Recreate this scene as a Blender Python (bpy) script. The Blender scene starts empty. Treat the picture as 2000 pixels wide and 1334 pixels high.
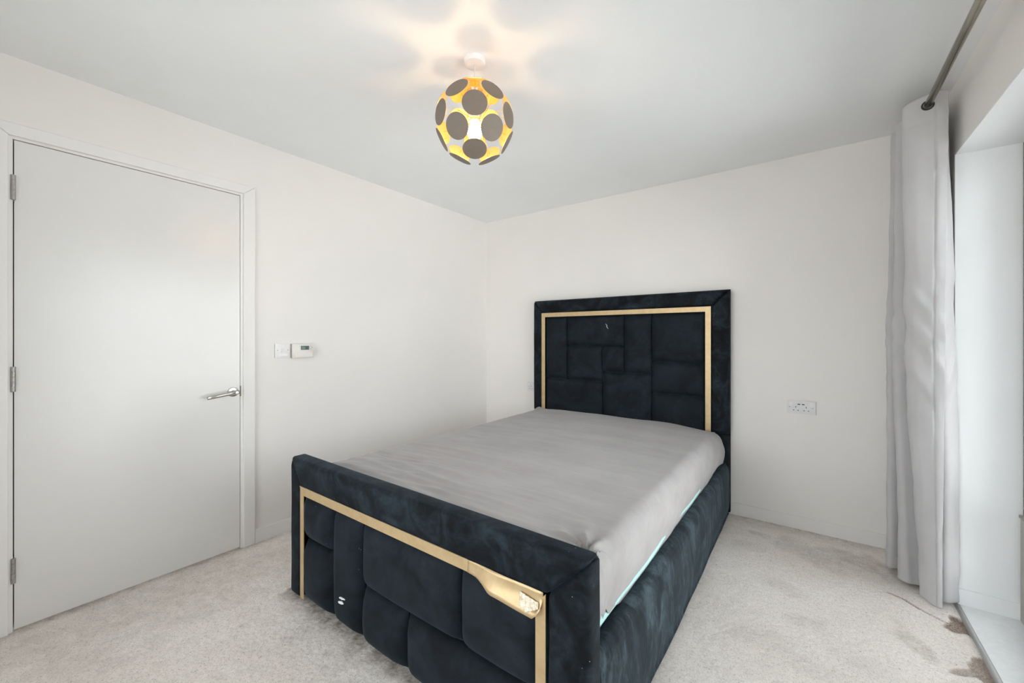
import bpy, bmesh, math, random
import numpy as np
from mathutils import Vector, Matrix

random.seed(7)
SC = bpy.context.scene
COL = SC.collection
PI = math.pi

# ------------------------------------------------------------------ camera
F_PX, YAW, V_H, CAM_H = 793.36, math.radians(36.383), 658.35, 1.230
cam_d = bpy.data.cameras.new('camera')
cam_d.sensor_fit = 'HORIZONTAL'
cam_d.sensor_width = 36.0
cam_d.lens = F_PX / 2000.0 * 36.0
cam_d.shift_y = (V_H - 667.0) / 2000.0
cam_d.clip_start = 0.02
cam = bpy.data.objects.new('camera', cam_d)
cam.location = (0, 0, CAM_H)
cam.rotation_euler = (PI / 2, 0, YAW)
COL.objects.link(cam)
SC.camera = cam

# ------------------------------------------------------------------ world, light, exposure
W = bpy.data.worlds.new('world')
SC.world = W
W.use_nodes = True
bg = W.node_tree.nodes['Background']
WN, WL = W.node_tree.nodes, W.node_tree.links
_tc = WN.new('ShaderNodeTexCoord'); _sx = WN.new('ShaderNodeSeparateXYZ'); _mr = WN.new('ShaderNodeMapRange'); _cr = WN.new('ShaderNodeMix')
WL.new(_tc.outputs['Generated'], _sx.inputs[0]); WL.new(_sx.outputs['Z'], _mr.inputs['Value'])
_mr.inputs['From Min'].default_value = -0.12; _mr.inputs['From Max'].default_value = 0.12
_cr.data_type = 'RGBA'
_cr.inputs[6].default_value = (0.88, 0.88, 0.87, 1)      # ground below the horizon
_cr.inputs[7].default_value = (1.13, 1.16, 1.20, 1)      # overcast sky
WL.new(_mr.outputs[0], _cr.inputs[0]); WL.new(_cr.outputs[2], bg.inputs['Color'])
bg.inputs['Strength'].default_value = 7.5
portal_d = bpy.data.lights.new('window_portal', 'AREA')
portal_d.shape = 'RECTANGLE'
portal_d.size = 2.18
portal_d.size_y = 2.06
portal_d.cycles.is_portal = True
portal = bpy.data.objects.new('window_portal', portal_d)
portal.location = (0.83, 1.642, 1.04)
portal.rotation_euler = (PI / 2, 0, PI / 2)
COL.objects.link(portal)

# sun running along the facade: it lights the paving outside, not the room
sun_d = bpy.data.lights.new('sun', 'SUN')
sun_d.energy = 48.0
sun_d.angle = math.radians(1.0)
sun_d.color = (1.0, 0.97, 0.93)
sun = bpy.data.objects.new('sun', sun_d)
sun.rotation_euler = Vector((0.02, -0.62, -0.78)).to_track_quat('-Z', 'Y').to_euler()
sun.location = (3, 6, 8)
COL.objects.link(sun)

# portal for the unseen window added behind the camera as fill light
portal2_d = bpy.data.lights.new('fill_window_portal', 'AREA')
portal2_d.shape = 'RECTANGLE'
portal2_d.size = 2.3
portal2_d.size_y = 1.8
portal2_d.cycles.is_portal = True
portal2 = bpy.data.objects.new('fill_window_portal', portal2_d)
portal2.location = (-1.0, -0.86, 1.25)
portal2.rotation_euler = (PI / 2, 0, PI)
COL.objects.link(portal2)

SC.view_settings.view_transform = 'Standard'
SC.view_settings.look = 'None'
SC.view_settings.gamma = 1.0
SC.view_settings.use_curve_mapping = False
SC.view_settings.exposure = -0.54
SC.cycles.max_bounces = 14
SC.cycles.diffuse_bounces = 9
SC.cycles.glossy_bounces = 5
SC.cycles.transparent_max_bounces = 12
SC.cycles.use_denoising = True
SC.cycles.sample_clamp_indirect = 8.0
BULB_STRENGTH = 130.0


# ------------------------------------------------------------------ helpers: noise
def vnoise(x, y, seed=0, z=None):
    """smooth value noise in [-1, 1] (numpy arrays)"""
    rs = np.random.RandomState(seed)
    T = rs.rand(4096) * 2 - 1
    x = np.asarray(x, float); y = np.asarray(y, float)
    z = np.zeros_like(x) if z is None else np.asarray(z, float)
    xi = np.floor(x).astype(np.int64); yi = np.floor(y).astype(np.int64); zi = np.floor(z).astype(np.int64)
    fx = x - xi; fy = y - yi; fz = z - zi
    fx = fx * fx * (3 - 2 * fx); fy = fy * fy * (3 - 2 * fy); fz = fz * fz * (3 - 2 * fz)

    def h(a, b, c):
        n = (a * 73856093) ^ (b * 19349663) ^ (c * 83492791)
        n = (n ^ (n >> 13)) * 1274126177
        return T[(n ^ (n >> 16)) & 4095]
    r = 0
    for dz in (0, 1):
        wz = fz if dz else 1 - fz
        for dy in (0, 1):
            wy = fy if dy else 1 - fy
            for dx in (0, 1):
                wx = fx if dx else 1 - fx
                r = r + wx * wy * wz * h(xi + dx, yi + dy, zi + dz)
    return r


def fbm(x, y, seed=0, octv=4, z=None):
    r = 0; a = 1.0; s = 0
    for k in range(octv):
        f = 2.0 ** k
        r = r + a * vnoise(np.asarray(x) * f + 17.3 * k, np.asarray(y) * f - 9.1 * k, seed + k, None if z is None else np.asarray(z) * f)
        s += a; a *= 0.5
    return r / s


def sstep(a, b, x):
    t = np.clip((np.asarray(x, float) - a) / (b - a), 0, 1)
    return t * t * (3 - 2 * t)


# ------------------------------------------------------------------ helpers: objects
def link(name, me, mat=None, parent=None, smooth=False):
    o = bpy.data.objects.new(name, me)
    COL.objects.link(o)
    if mat is not None:
        for m in (mat if isinstance(mat, (list, tuple)) else [mat]):
            me.materials.append(m)
    if parent is not None:
        o.parent = parent
    if smooth:
        me.polygons.foreach_set('use_smooth', [True] * len(me.polygons))
    return o


def from_bm(name, bm, mat=None, parent=None, smooth=False):
    bmesh.ops.recalc_face_normals(bm, faces=bm.faces[:])
    me = bpy.data.meshes.new(name)
    bm.to_mesh(me); bm.free()
    return link(name, me, mat, parent, smooth)


def from_py(name, v, f, mat=None, parent=None, smooth=True):
    me = bpy.data.meshes.new(name)
    me.from_pydata([tuple(p) for p in v], [], [tuple(q) for q in f])
    me.validate(); me.update()
    return link(name, me, mat, parent, smooth)


def grid_mesh(name, P, mat=None, parent=None, smooth=True, keep=None, extra=None):
    """P: (n, m, 3) array of points -> quad mesh"""
    n, m = P.shape[:2]
    idx = np.arange(n * m).reshape(n, m)
    F = np.stack([idx[:-1, :-1], idx[1:, :-1], idx[1:, 1:], idx[:-1, 1:]], -1).reshape(-1, 4)
    if keep is not None:
        F = F[keep.reshape(-1)]
    me = bpy.data.meshes.new(name)
    me.vertices.add(n * m)
    me.vertices.foreach_set('co', P.reshape(-1).astype(np.float32))
    me.loops.add(F.size)
    me.loops.foreach_set('vertex_index', F.reshape(-1).astype(np.int32))
    me.polygons.add(len(F))
    me.polygons.foreach_set('loop_start', np.arange(0, F.size, 4, dtype=np.int32))
    me.update(calc_edges=True)
    me.validate()
    if extra:
        for k, a in extra.items():
            at = me.attributes.new(k, 'FLOAT', 'POINT')
            at.data.foreach_set('value', a.reshape(-1).astype(np.float32))
    return link(name, me, mat, parent, smooth)


def empty(name, loc, label=None, cat=None, group=None, kind=None):
    o = bpy.data.objects.new(name, None)
    o.empty_display_size = 0.05
    o.location = loc
    COL.objects.link(o)
    tag(o, label, cat, group, kind)
    return o


def tag(o, label=None, cat=None, group=None, kind=None):
    if label: o['label'] = label
    if cat: o['category'] = cat
    if group: o['group'] = group
    if kind: o['kind'] = kind
    return o


def add_box(bm, lo, hi):
    vs = [bm.verts.new((x, y, z)) for z in (lo[2], hi[2]) for y in (lo[1], hi[1]) for x in (lo[0], hi[0])]
    for q in ((0, 2, 3, 1), (4, 5, 7, 6), (0, 1, 5, 4), (2, 6, 7, 3), (0, 4, 6, 2), (1, 3, 7, 5)):
        bm.faces.new([vs[i] for i in q])
    return vs


def bevel_all(bm, off, seg=3, ang=30):
    ed = [e for e in bm.edges if len(e.link_faces) == 2 and e.calc_face_angle(0) > math.radians(ang)]
    bmesh.ops.bevel(bm, geom=ed, offset=off, segments=seg, profile=0.5, affect='EDGES', clamp_overlap=True)


def box(name, lo, hi, mat, parent=None, bev=0.0, seg=2, smooth=None, off=(0, 0, 0)):
    bm = bmesh.new()
    add_box(bm, [a - b for a, b in zip(lo, off)], [a - b for a, b in zip(hi, off)])
    if bev: bevel_all(bm, bev, seg)
    sm = (bev > 0.0025) if smooth is None else smooth
    o = from_bm(name, bm, mat, parent, sm)
    if sm: weighted(o)
    return o


def weighted(o):
    md = o.modifiers.new('normals', 'WEIGHTED_NORMAL')
    md.mode = 'FACE_AREA'
    md.weight = 100


def boxes(name, L, mat, parent=None, bev=0.0, seg=2, flat=True):
    bm = bmesh.new()
    for lo, hi in L:
        b2 = bmesh.new(); add_box(b2, lo, hi)
        if bev: bevel_all(b2, bev, seg)
        me = bpy.data.meshes.new('t'); b2.to_mesh(me); b2.free()
        bm.from_mesh(me); bpy.data.meshes.remove(me)
    o = from_bm(name, bm, mat, parent, bool(bev) and not flat)
    return o


def tube_bm(bm, pts, r, n=12, cap=True):
    pts = [Vector(p) for p in pts]
    rings = []
    up = None
    for i, p in enumerate(pts):
        t = (pts[min(i + 1, len(pts) - 1)] - pts[max(i - 1, 0)]).normalized()
        if up is None:
            up = t.orthogonal().normalized()
        up = (up - t * up.dot(t)).normalized()
        s = t.cross(up)
        rr = r[i] if isinstance(r, (list, tuple)) else r
        rings.append([bm.verts.new(p + (up * math.cos(a) + s * math.sin(a)) * rr) for a in [2 * PI * k / n for k in range(n)]])
    for a, b in zip(rings[:-1], rings[1:]):
        for k in range(n):
            bm.faces.new((a[k], a[(k + 1) % n], b[(k + 1) % n], b[k]))
    if cap:
        bm.faces.new(rings[0][::-1]); bm.faces.new(rings[-1])
    return bm


def tube(name, pts, r, mat, parent=None, n=12, smooth=True):
    return from_bm(name, tube_bm(bmesh.new(), pts, r, n), mat, parent, smooth)


def lathe(name, prof, mat, parent=None, n=32, axis='Z', loc=(0, 0, 0), smooth=True):
    """prof: list of (r, h)"""
    bm = bmesh.new()
    rings = []
    for r, h in prof:
        if r < 1e-6:
            rings.append([bm.verts.new((0, 0, h))])
        else:
            rings.append([bm.verts.new((r * math.cos(2 * PI * k / n), r * math.sin(2 * PI * k / n), h)) for k in range(n)])
    for a, b in zip(rings[:-1], rings[1:]):
        for k in range(n):
            va = [a[k % len(a)], a[(k + 1) % len(a)]] if len(a) > 1 else [a[0]]
            vb = [b[(k + 1) % len(b)], b[k % len(b)]] if len(b) > 1 else [b[0]]
            if len(va) + len(vb) > 2:
                bm.faces.new(va + vb)
    M = Matrix.Identity(4)
    if axis == 'X': M = Matrix.Rotation(PI / 2, 4, 'Y')
    if axis == 'Y': M = Matrix.Rotation(-PI / 2, 4, 'X')
    if isinstance(axis, Vector): M = axis.to_track_quat('Z', 'Y').to_matrix().to_4x4()
    M = Matrix.Translation(loc) @ M
    bmesh.ops.transform(bm, matrix=M, verts=bm.verts[:])
    o = from_bm(name, bm, mat, parent, smooth)
    try:
        o.data.set_sharp_from_angle(angle=math.radians(35))
    except Exception:
        pass
    return o


# ------------------------------------------------------------------ helpers: materials
def mat_new(name):
    m = bpy.data.materials.new(name)
    m.use_nodes = True
    return m, m.node_tree.nodes, m.node_tree.links, m.node_tree.nodes['Principled BSDF']


def setp(b, **k):
    for a, v in k.items():
        b.inputs[a.replace('_', ' ')].default_value = v


def node(N, t, **k):
    n = N.new(t)
    for a, v in k.items():
        setattr(n, a, v)
    return n


def noise_node(N, L, scale, detail=3, rough=0.55, vec=None, dist=0.0):
    n = N.new('ShaderNodeTexNoise')
    n.inputs['Scale'].default_value = scale
    n.inputs['Detail'].default_value = detail
    n.inputs['Roughness'].default_value = rough
    n.inputs['Distortion'].default_value = dist
    if vec is not None: L.new(vec, n.inputs['Vector'])
    return n


def ramp(N, L, src, stops):
    r = N.new('ShaderNodeValToRGB')
    el = r.color_ramp.elements
    while len(el) < len(stops): el.new(0.5)
    for e, (p, c) in zip(el, stops):
        e.position = p
        e.color = (*c, 1) if len(c) == 3 else c
    L.new(src, r.inputs['Fac'])
    return r


def bump(N, L, h, b, strength=0.2, dist=0.01, prev=None):
    n = N.new('ShaderNodeBump')
    n.inputs['Strength'].default_value = strength
    n.inputs['Distance'].default_value = dist
    L.new(h, n.inputs['Height'])
    if prev is not None: L.new(prev.outputs['Normal'], n.inputs['Normal'])
    if b is not None: L.new(n.outputs['Normal'], b.inputs['Normal'])
    return n


def mixc(N, L, fac, a, b, mode='MIX'):
    n = N.new('ShaderNodeMix')
    n.data_type = 'RGBA'; n.blend_type = mode
    for sock, v in ((n.inputs[0], fac), (n.inputs[6], a), (n.inputs[7], b)):
        if hasattr(v, 'default_value') or hasattr(v, 'is_output'):
            L.new(v, sock)
        else:
            sock.default_value = v if isinstance(v, float) else (*v, 1)
    return n.outputs[2]


def objco(N, L, scale=(1, 1, 1), rot=(0, 0, 0)):
    t = N.new('ShaderNodeTexCoord')
    m = N.new('ShaderNodeMapping')
    m.inputs['Scale'].default_value = scale
    m.inputs['Rotation'].default_value = rot
    L.new(t.outputs['Object'], m.inputs['Vector'])
    return m.outputs['Vector']


def m_paint(name, col, rough=0.55, bscale=220, bstr=0.04, var=0.02):
    m, N, L, b = mat_new(name)
    v = objco(N, L)
    n = noise_node(N, L, 1.7, 3, 0.6, v)
    c = ramp(N, L, n.outputs['Fac'], [(0.3, tuple(x * (1 - var) for x in col)), (0.7, tuple(min(1, x * (1 + var * 0.5)) for x in col))])
    L.new(c.outputs['Color'], b.inputs['Base Color'])
    setp(b, Roughness=rough)
    n2 = noise_node(N, L, bscale, 2, 0.5, v)
    bump(N, L, n2.outputs['Fac'], b, bstr, 0.002)
    return m


def m_plain(name, col, rough=0.5, metal=0.0, **k):
    m, N, L, b = mat_new(name)
    v = objco(N, L)
    n = noise_node(N, L, 40, 3, 0.6, v)
    c = ramp(N, L, n.outputs['Fac'], [(0.3, tuple(x * 0.96 for x in col)), (0.7, tuple(min(1, x * 1.03) for x in col))])
    L.new(c.outputs['Color'], b.inputs['Base Color'])
    setp(b, Roughness=rough, Metallic=metal, **k)
    return m


def m_velvet(name, dark, mid, light, scale=5.0, stretch=(1, 1, 1), specks=0.6, sheen=0.2, stops=(0.36, 0.50, 0.66), fine=0.3):
    m, N, L, b = mat_new(name)
    v = objco(N, L, stretch)
    n = noise_node(N, L, scale, 5, 0.62, v, 1.8)
    nap = ramp(N, L, n.outputs['Fac'], [(stops[0], (0, 0, 0)), (stops[1], (0.5, 0.5, 0.5)), (stops[2], (1, 1, 1))])
    n2 = noise_node(N, L, scale * 4.5, 4, 0.65, v, 1.2)
    nap2 = ramp(N, L, n2.outputs['Fac'], [(0.34, (0.0, 0.0, 0.0)), (0.5, (0.5, 0.5, 0.5)), (0.68, (1, 1, 1))])
    f = mixc(N, L, fine, nap.outputs['Color'], nap2.outputs['Color'])
    c = ramp(N, L, f, [(0.08, dark), (0.5, mid), (0.92, light)]).outputs['Color']
    # lint and dust caught in the pile
    ov = objco(N, L)
    vo = N.new('ShaderNodeTexVoronoi')
    vo.inputs['Scale'].default_value = 60
    L.new(ov, vo.inputs['Vector'])
    lt = N.new('ShaderNodeMath'); lt.operation = 'LESS_THAN'
    L.new(vo.outputs['Distance'], lt.inputs[0]); lt.inputs[1].default_value = 0.075
    ln = noise_node(N, L, 4.0, 3, 0.6, ov)
    gt = N.new('ShaderNodeMath'); gt.operation = 'GREATER_THAN'
    L.new(ln.outputs['Fac'], gt.inputs[0]); gt.inputs[1].default_value = 0.61
    wn = N.new('ShaderNodeTexWhiteNoise'); L.new(vo.outputs['Position'], wn.inputs['Vector'])
    g2 = N.new('ShaderNodeMath'); g2.operation = 'GREATER_THAN'
    L.new(wn.outputs['Value'], g2.inputs[0]); g2.inputs[1].default_value = 0.55
    mu = N.new('ShaderNodeMath'); mu.operation = 'MULTIPLY'
    L.new(lt.outputs[0], mu.inputs[0]); L.new(gt.outputs[0], mu.inputs[1])
    m2 = N.new('ShaderNodeMath'); m2.operation = 'MULTIPLY'
    L.new(mu.outputs[0], m2.inputs[0]); L.new(g2.outputs[0], m2.inputs[1])
    m3 = N.new('ShaderNodeMath'); m3.operation = 'MULTIPLY'
    L.new(m2.outputs[0], m3.inputs[0]); m3.inputs[1].default_value = specks
    c = mixc(N, L, m3.outputs[0], c, (0.42, 0.43, 0.43))
    L.new(c, b.inputs['Base Color'])
    setp(b, Roughness=0.75, Sheen_Weight=sheen, Sheen_Roughness=0.38, Sheen_Tint=(0.42, 0.62, 0.80, 1), Specular_IOR_Level=0.18)
    bn = noise_node(N, L, 900, 2, 0.5, ov)
    b1 = bump(N, L, bn.outputs['Fac'], None, 0.10, 0.001)
    bump(N, L, nap.outputs['Color'], b, 0.12, 0.004, b1)
    return m


WALL = m_paint('wall_paint', (0.825, 0.796, 0.770))
CEIL = m_paint('ceiling_paint', (0.895, 0.91, 0.922))
TRIMM = m_paint('trim_paint', (0.82, 0.80, 0.78), 0.45, 120, 0.03)
REVEAL = m_paint('reveal_paint', (0.90, 0.91, 0.915), 0.5)
DOORM = m_paint('door_paint', (0.755, 0.74, 0.725), 0.10, 420, 0.14, 0.02)
GAP_SHADE = m_plain('gap_shade', (0.03, 0.028, 0.026), 0.8)  # near-black colour for the shade round the door leaf
STEEL = m_plain('brushed_steel', (0.55, 0.54, 0.52), 0.28, 1.0)
STEEL_DULL = m_plain('dull_steel', (0.42, 0.40, 0.385), 0.42, 0.85)
POLE = m_plain('antique_brass_pole', (0.42, 0.385, 0.31), 0.19, 1.0)
PLASTIC = m_plain('white_plastic', (0.80, 0.785, 0.785), 0.3)
PLASTIC_G = m_plain('soft_white_plastic', (0.74, 0.74, 0.745), 0.3)
CREAM = m_plain('cream_plastic', (0.77, 0.735, 0.69), 0.4)
SLOT = m_plain('dark_slot', (0.04, 0.035, 0.035), 0.6)
SCREW = m_plain('screw_metal', (0.30, 0.28, 0.27), 0.4, 0.7)
LCD = m_plain('lcd_green', (0.085, 0.12, 0.105), 0.25)
LCD2 = m_plain('lcd_symbol', (0.03, 0.04, 0.038), 0.3)
LCD3 = m_plain('lcd_light', (0.13, 0.20, 0.17), 0.3)
GREYTXT = m_plain('grey_print', (0.45, 0.44, 0.42), 0.5)
VELVET = m_velvet('velvet_border', (0.0012, 0.0018, 0.0028), (0.0055, 0.0085, 0.0120), (0.0165, 0.0275, 0.0360), 6.0, (1, 1, 1), 0.8, 0.09, (0.40, 0.50, 0.68), 0.26)
VPANEL = m_velvet('velvet_panel', (0.0014, 0.0020, 0.0030), (0.0062, 0.0090, 0.0125), (0.0130, 0.0200, 0.0275), 4.0, (1, 1, 1), 0.6, 0.09, (0.28, 0.42, 0.72), 0.22)
VRAIL_LIT = m_velvet('velvet_rail_lit', (0.0030, 0.0050, 0.0070), (0.0140, 0.0220, 0.0280), (0.055, 0.078, 0.092), 5.0, (1, 1.5, 0.75), 0.9, 0.14, (0.38, 0.50, 0.68), 0.34)  # same velvet in lighter colours, painting in window light on the rail
UPVC = m_plain('window_frame_backlit', (0.36, 0.33, 0.30), 0.4)  # pale frame coloured darker to carry its backlit shade
AQUA = m_plain('aqua_mattress_ticking', (0.40, 0.64, 0.62), 0.8)
PAPER = m_plain('white_mark', (0.80, 0.81, 0.82), 0.8)
WOODB = m_plain('bed_base_board', (0.20, 0.16, 0.12), 0.8)


def m_gold():
    m, N, L, b = mat_new('brushed_gold_strip')
    v = objco(N, L, (1, 1, 1))
    n = noise_node(N, L, 30, 4, 0.6, v)
    c = ramp(N, L, n.outputs['Fac'], [(0.3, (0.52, 0.375, 0.20)), (0.7, (0.60, 0.45, 0.26))])
    # scuffed patches where the foil has worn
    n2 = noise_node(N, L, 55, 4, 0.7, v)
    sc = ramp(N, L, n2.outputs['Fac'], [(0.70, (0, 0, 0)), (0.76, (1, 1, 1))])
    cc = mixc(N, L, sc.outputs['Color'], c.outputs['Color'], (0.30, 0.25, 0.16))
    L.new(cc, b.inputs['Base Color'])
    setp(b, Metallic=0.45, Roughness=0.42)
    n3 = noise_node(N, L, 200, 3, 0.5, v)
    bump(N, L, n3.outputs['Fac'], b, 0.05, 0.002)
    return m


GOLD = m_gold()


def m_tape():
    m, N, L, b = mat_new('torn_tape')
    v = objco(N, L)
    n = noise_node(N, L, 120, 4, 0.7, v)
    c = ramp(N, L, n.outputs['Fac'], [(0.38, (0.60, 0.45, 0.26)), (0.55, (0.78, 0.72, 0.60))])
    L.new(c.outputs['Color'], b.inputs['Base Color'])
    setp(b, Roughness=0.3)
    bump(N, L, n.outputs['Fac'], b, 0.5, 0.004)
    return m


TAPE = m_tape()


def m_carpet():
    m, N, L, b = mat_new('beige_carpet')
    v = objco(N, L)
    n1 = noise_node(N, L, 1.6, 4, 0.6, v)
    c1 = ramp(N, L, n1.outputs['Fac'], [(0.3, (0.86, 0.795, 0.735)), (0.68, (0.95, 0.905, 0.86))])
    # pile: light tufts with darker gaps and short strands
    n2 = noise_node(N, L, 190, 3, 0.75, v, 0.5)
    c2 = ramp(N, L, n2.outputs['Fac'], [(0.28, (0.40, 0.37, 0.34)), (0.43, (0.86, 0.85, 0.84)), (0.60, (1, 1, 1))])
    c = mixc(N, L, 0.9, c1.outputs['Color'], c2.outputs['Color'], 'MULTIPLY')
    n6 = noise_node(N, L, 150, 3, 0.7, objco(N, L, (1.0, 0.32, 1), (0, 0, 0.5)))
    c6 = ramp(N, L, n6.outputs['Fac'], [(0.30, (0.42, 0.39, 0.36)), (0.36, (0.9, 0.9, 0.9)), (0.42, (1, 1, 1))])
    n7 = noise_node(N, L, 5, 3, 0.6, v)
    r7 = ramp(N, L, n7.outputs['Fac'], [(0.42, (0.05, 0.05, 0.05)), (0.62, (0.65, 0.65, 0.65))])
    c = mixc(N, L, r7.outputs['Color'], c, mixc(N, L, 1.0, c, c6.outputs['Color'], 'MULTIPLY'))
    # small dark specks
    vo = N.new('ShaderNodeTexVoronoi'); vo.inputs['Scale'].default_value = 24
    L.new(v, vo.inputs['Vector'])
    lt = N.new('ShaderNodeMath'); lt.operation = 'LESS_THAN'; lt.inputs[1].default_value = 0.055
    L.new(vo.outputs['Distance'], lt.inputs[0])
    wn = N.new('ShaderNodeTexWhiteNoise'); L.new(vo.outputs['Position'], wn.inputs['Vector'])
    g2 = N.new('ShaderNodeMath'); g2.operation = 'GREATER_THAN'; g2.inputs[1].default_value = 0.72
    L.new(wn.outputs['Value'], g2.inputs[0])
    mu = N.new('ShaderNodeMath'); mu.operation = 'MULTIPLY'
    L.new(lt.outputs[0], mu.inputs[0]); L.new(g2.outputs[0], mu.inputs[1])
    m5 = N.new('ShaderNodeMath'); m5.operation = 'MULTIPLY'; m5.inputs[1].default_value = 0.75
    L.new(mu.outputs[0], m5.inputs[0])
    c = mixc(N, L, m5.outputs[0], c, (0.13, 0.11, 0.09))
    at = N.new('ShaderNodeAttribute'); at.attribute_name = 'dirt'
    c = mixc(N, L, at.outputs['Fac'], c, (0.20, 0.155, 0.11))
    a2 = N.new('ShaderNodeAttribute'); a2.attribute_name = 'bare'
    n3 = noise_node(N, L, 180, 3, 0.8, v)
    c3 = ramp(N, L, n3.outputs['Fac'], [(0.32, (0.10, 0.065, 0.05)), (0.50, (0.26, 0.19, 0.15)), (0.68, (0.52, 0.44, 0.37))])
    c = mixc(N, L, a2.outputs['Fac'], c, c3.outputs['Color'])
    L.new(c, b.inputs['Base Color'])
    setp(b, Roughness=0.95, Sheen_Weight=0.15, Sheen_Roughness=0.6, Specular_IOR_Level=0.1)
    n4 = noise_node(N, L, 330, 3, 0.7, v)
    bump(N, L, n4.outputs['Fac'], b, 0.35, 0.004)
    return m


def m_sheet():
    m, N, L, b = mat_new('grey_cotton_sheet')
    v = objco(N, L)
    n1 = noise_node(N, L, 2.2, 4, 0.6, v)
    c1 = ramp(N, L, n1.outputs['Fac'], [(0.3, (0.30, 0.289, 0.287)), (0.7, (0.355, 0.34, 0.333))])
    n2 = noise_node(N, L, 5.0, 4, 0.6, objco(N, L, (0.35, 1.6, 1.6)))
    c2 = ramp(N, L, n2.outputs['Fac'], [(0.35, (0.90, 0.88, 0.88)), (0.6, (1, 1, 1))])
    c = mixc(N, L, 1.0, c1.outputs['Color'], c2.outputs['Color'], 'MULTIPLY')
    L.new(c, b.inputs['Base Color'])
    setp(b, Roughness=0.8, Sheen_Weight=0.2, Sheen_Roughness=0.5, Specular_IOR_Level=0.2)
    w = noise_node(N, L, 7.0, 5, 0.6, objco(N, L, (0.5, 4.0, 1.5), (0, 0, 0.10)), 0.6)
    b1 = bump(N, L, w.outputs['Fac'], None, 0.22, 0.012)
    f = noise_node(N, L, 700, 2, 0.5, v)
    bump(N, L, f.outputs['Fac'], b, 0.06, 0.001, b1)
    return m


def m_curtain():
    m, N, L, b = mat_new('grey_curtain_fabric')
    v = objco(N, L)
    n1 = noise_node(N, L, 3.0, 4, 0.6, v)
    c1 = ramp(N, L, n1.outputs['Fac'], [(0.3, (0.60, 0.585, 0.59)), (0.7, (0.68, 0.665, 0.67))])
    L.new(c1.outputs['Color'], b.inputs['Base Color'])
    setp(b, Roughness=0.7, Sheen_Weight=0.25, Sheen_Roughness=0.5, Specular_IOR_Level=0.25)
    tr = N.new('ShaderNodeBsdfTranslucent'); tr.inputs['Color'].default_value = (0.62, 0.61, 0.62, 1)
    ms = N.new('ShaderNodeMixShader'); ms.inputs[0].default_value = 0.22
    L.new(b.outputs[0], ms.inputs[1]); L.new(tr.outputs[0], ms.inputs[2]); L.new(ms.outputs[0], N['Material Output'].inputs['Surface'])
    f = noise_node(N, L, 500, 2, 0.5, v)
    w = noise_node(N, L, 9.0, 4, 0.6, objco(N, L, (1, 1, 1.6)), 0.4)
    b1 = bump(N, L, w.outputs['Fac'], None, 0.18, 0.01)
    bump(N, L, f.outputs['Fac'], b, 0.06, 0.001, b1)
    return m


def m_glass():
    m, N, L, b = mat_new('window_glass')
    N.remove(b)
    out = N['Material Output']
    t = N.new('ShaderNodeBsdfTransparent'); t.inputs['Color'].default_value = (0.95, 0.97, 0.97, 1)
    g = N.new('ShaderNodeBsdfGlossy'); g.inputs['Roughness'].default_value = 0.02
    fr = N.new('ShaderNodeFresnel'); fr.inputs['IOR'].default_value = 1.5
    mx = N.new('ShaderNodeMixShader')
    L.new(fr.outputs[0], mx.inputs[0]); L.new(t.outputs[0], mx.inputs[1]); L.new(g.outputs[0], mx.inputs[2])
    L.new(mx.outputs[0], out.inputs['Surface'])
    return m


def m_emit(name, col, s):
    m, N, L, b = mat_new(name)
    setp(b, Base_Color=(1, 1, 1, 1), Roughness=0.4, Emission_Color=(*col, 1), Emission_Strength=s)
    return m


CARPET, SHEET, CURTAIN, GLASS = m_carpet(), m_sheet(), m_curtain(), m_glass()
BULB = m_emit('glowing_bulb', (1.0, 0.70, 0.38), BULB_STRENGTH)
DISC_OUT = m_plain('black_disc_glare', (0.165, 0.132, 0.105), 0.6)  # black lifted to brown-grey, the bulb's glare put into the colour
DISC_IN = m_plain('gold_disc_inside', (0.92, 0.64, 0.27), 0.36, 0.85)
WIRE = m_plain('gold_wire', (0.85, 0.58, 0.22), 0.3, 1.0)

# ------------------------------------------------------------------ room shell
XL, XR, YB, YF, H = -2.682, 0.535, 3.200, -0.75, 2.400
WT = 0.12
WX = 0.86                                     # outer face of the window wall
WY0, WY1, WZ1 = 0.55, 2.735, 2.078            # window opening
DY0, DY1, DZ1 = 0.128, 0.969, 2.057           # door leaf opening (inside of lining)

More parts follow.
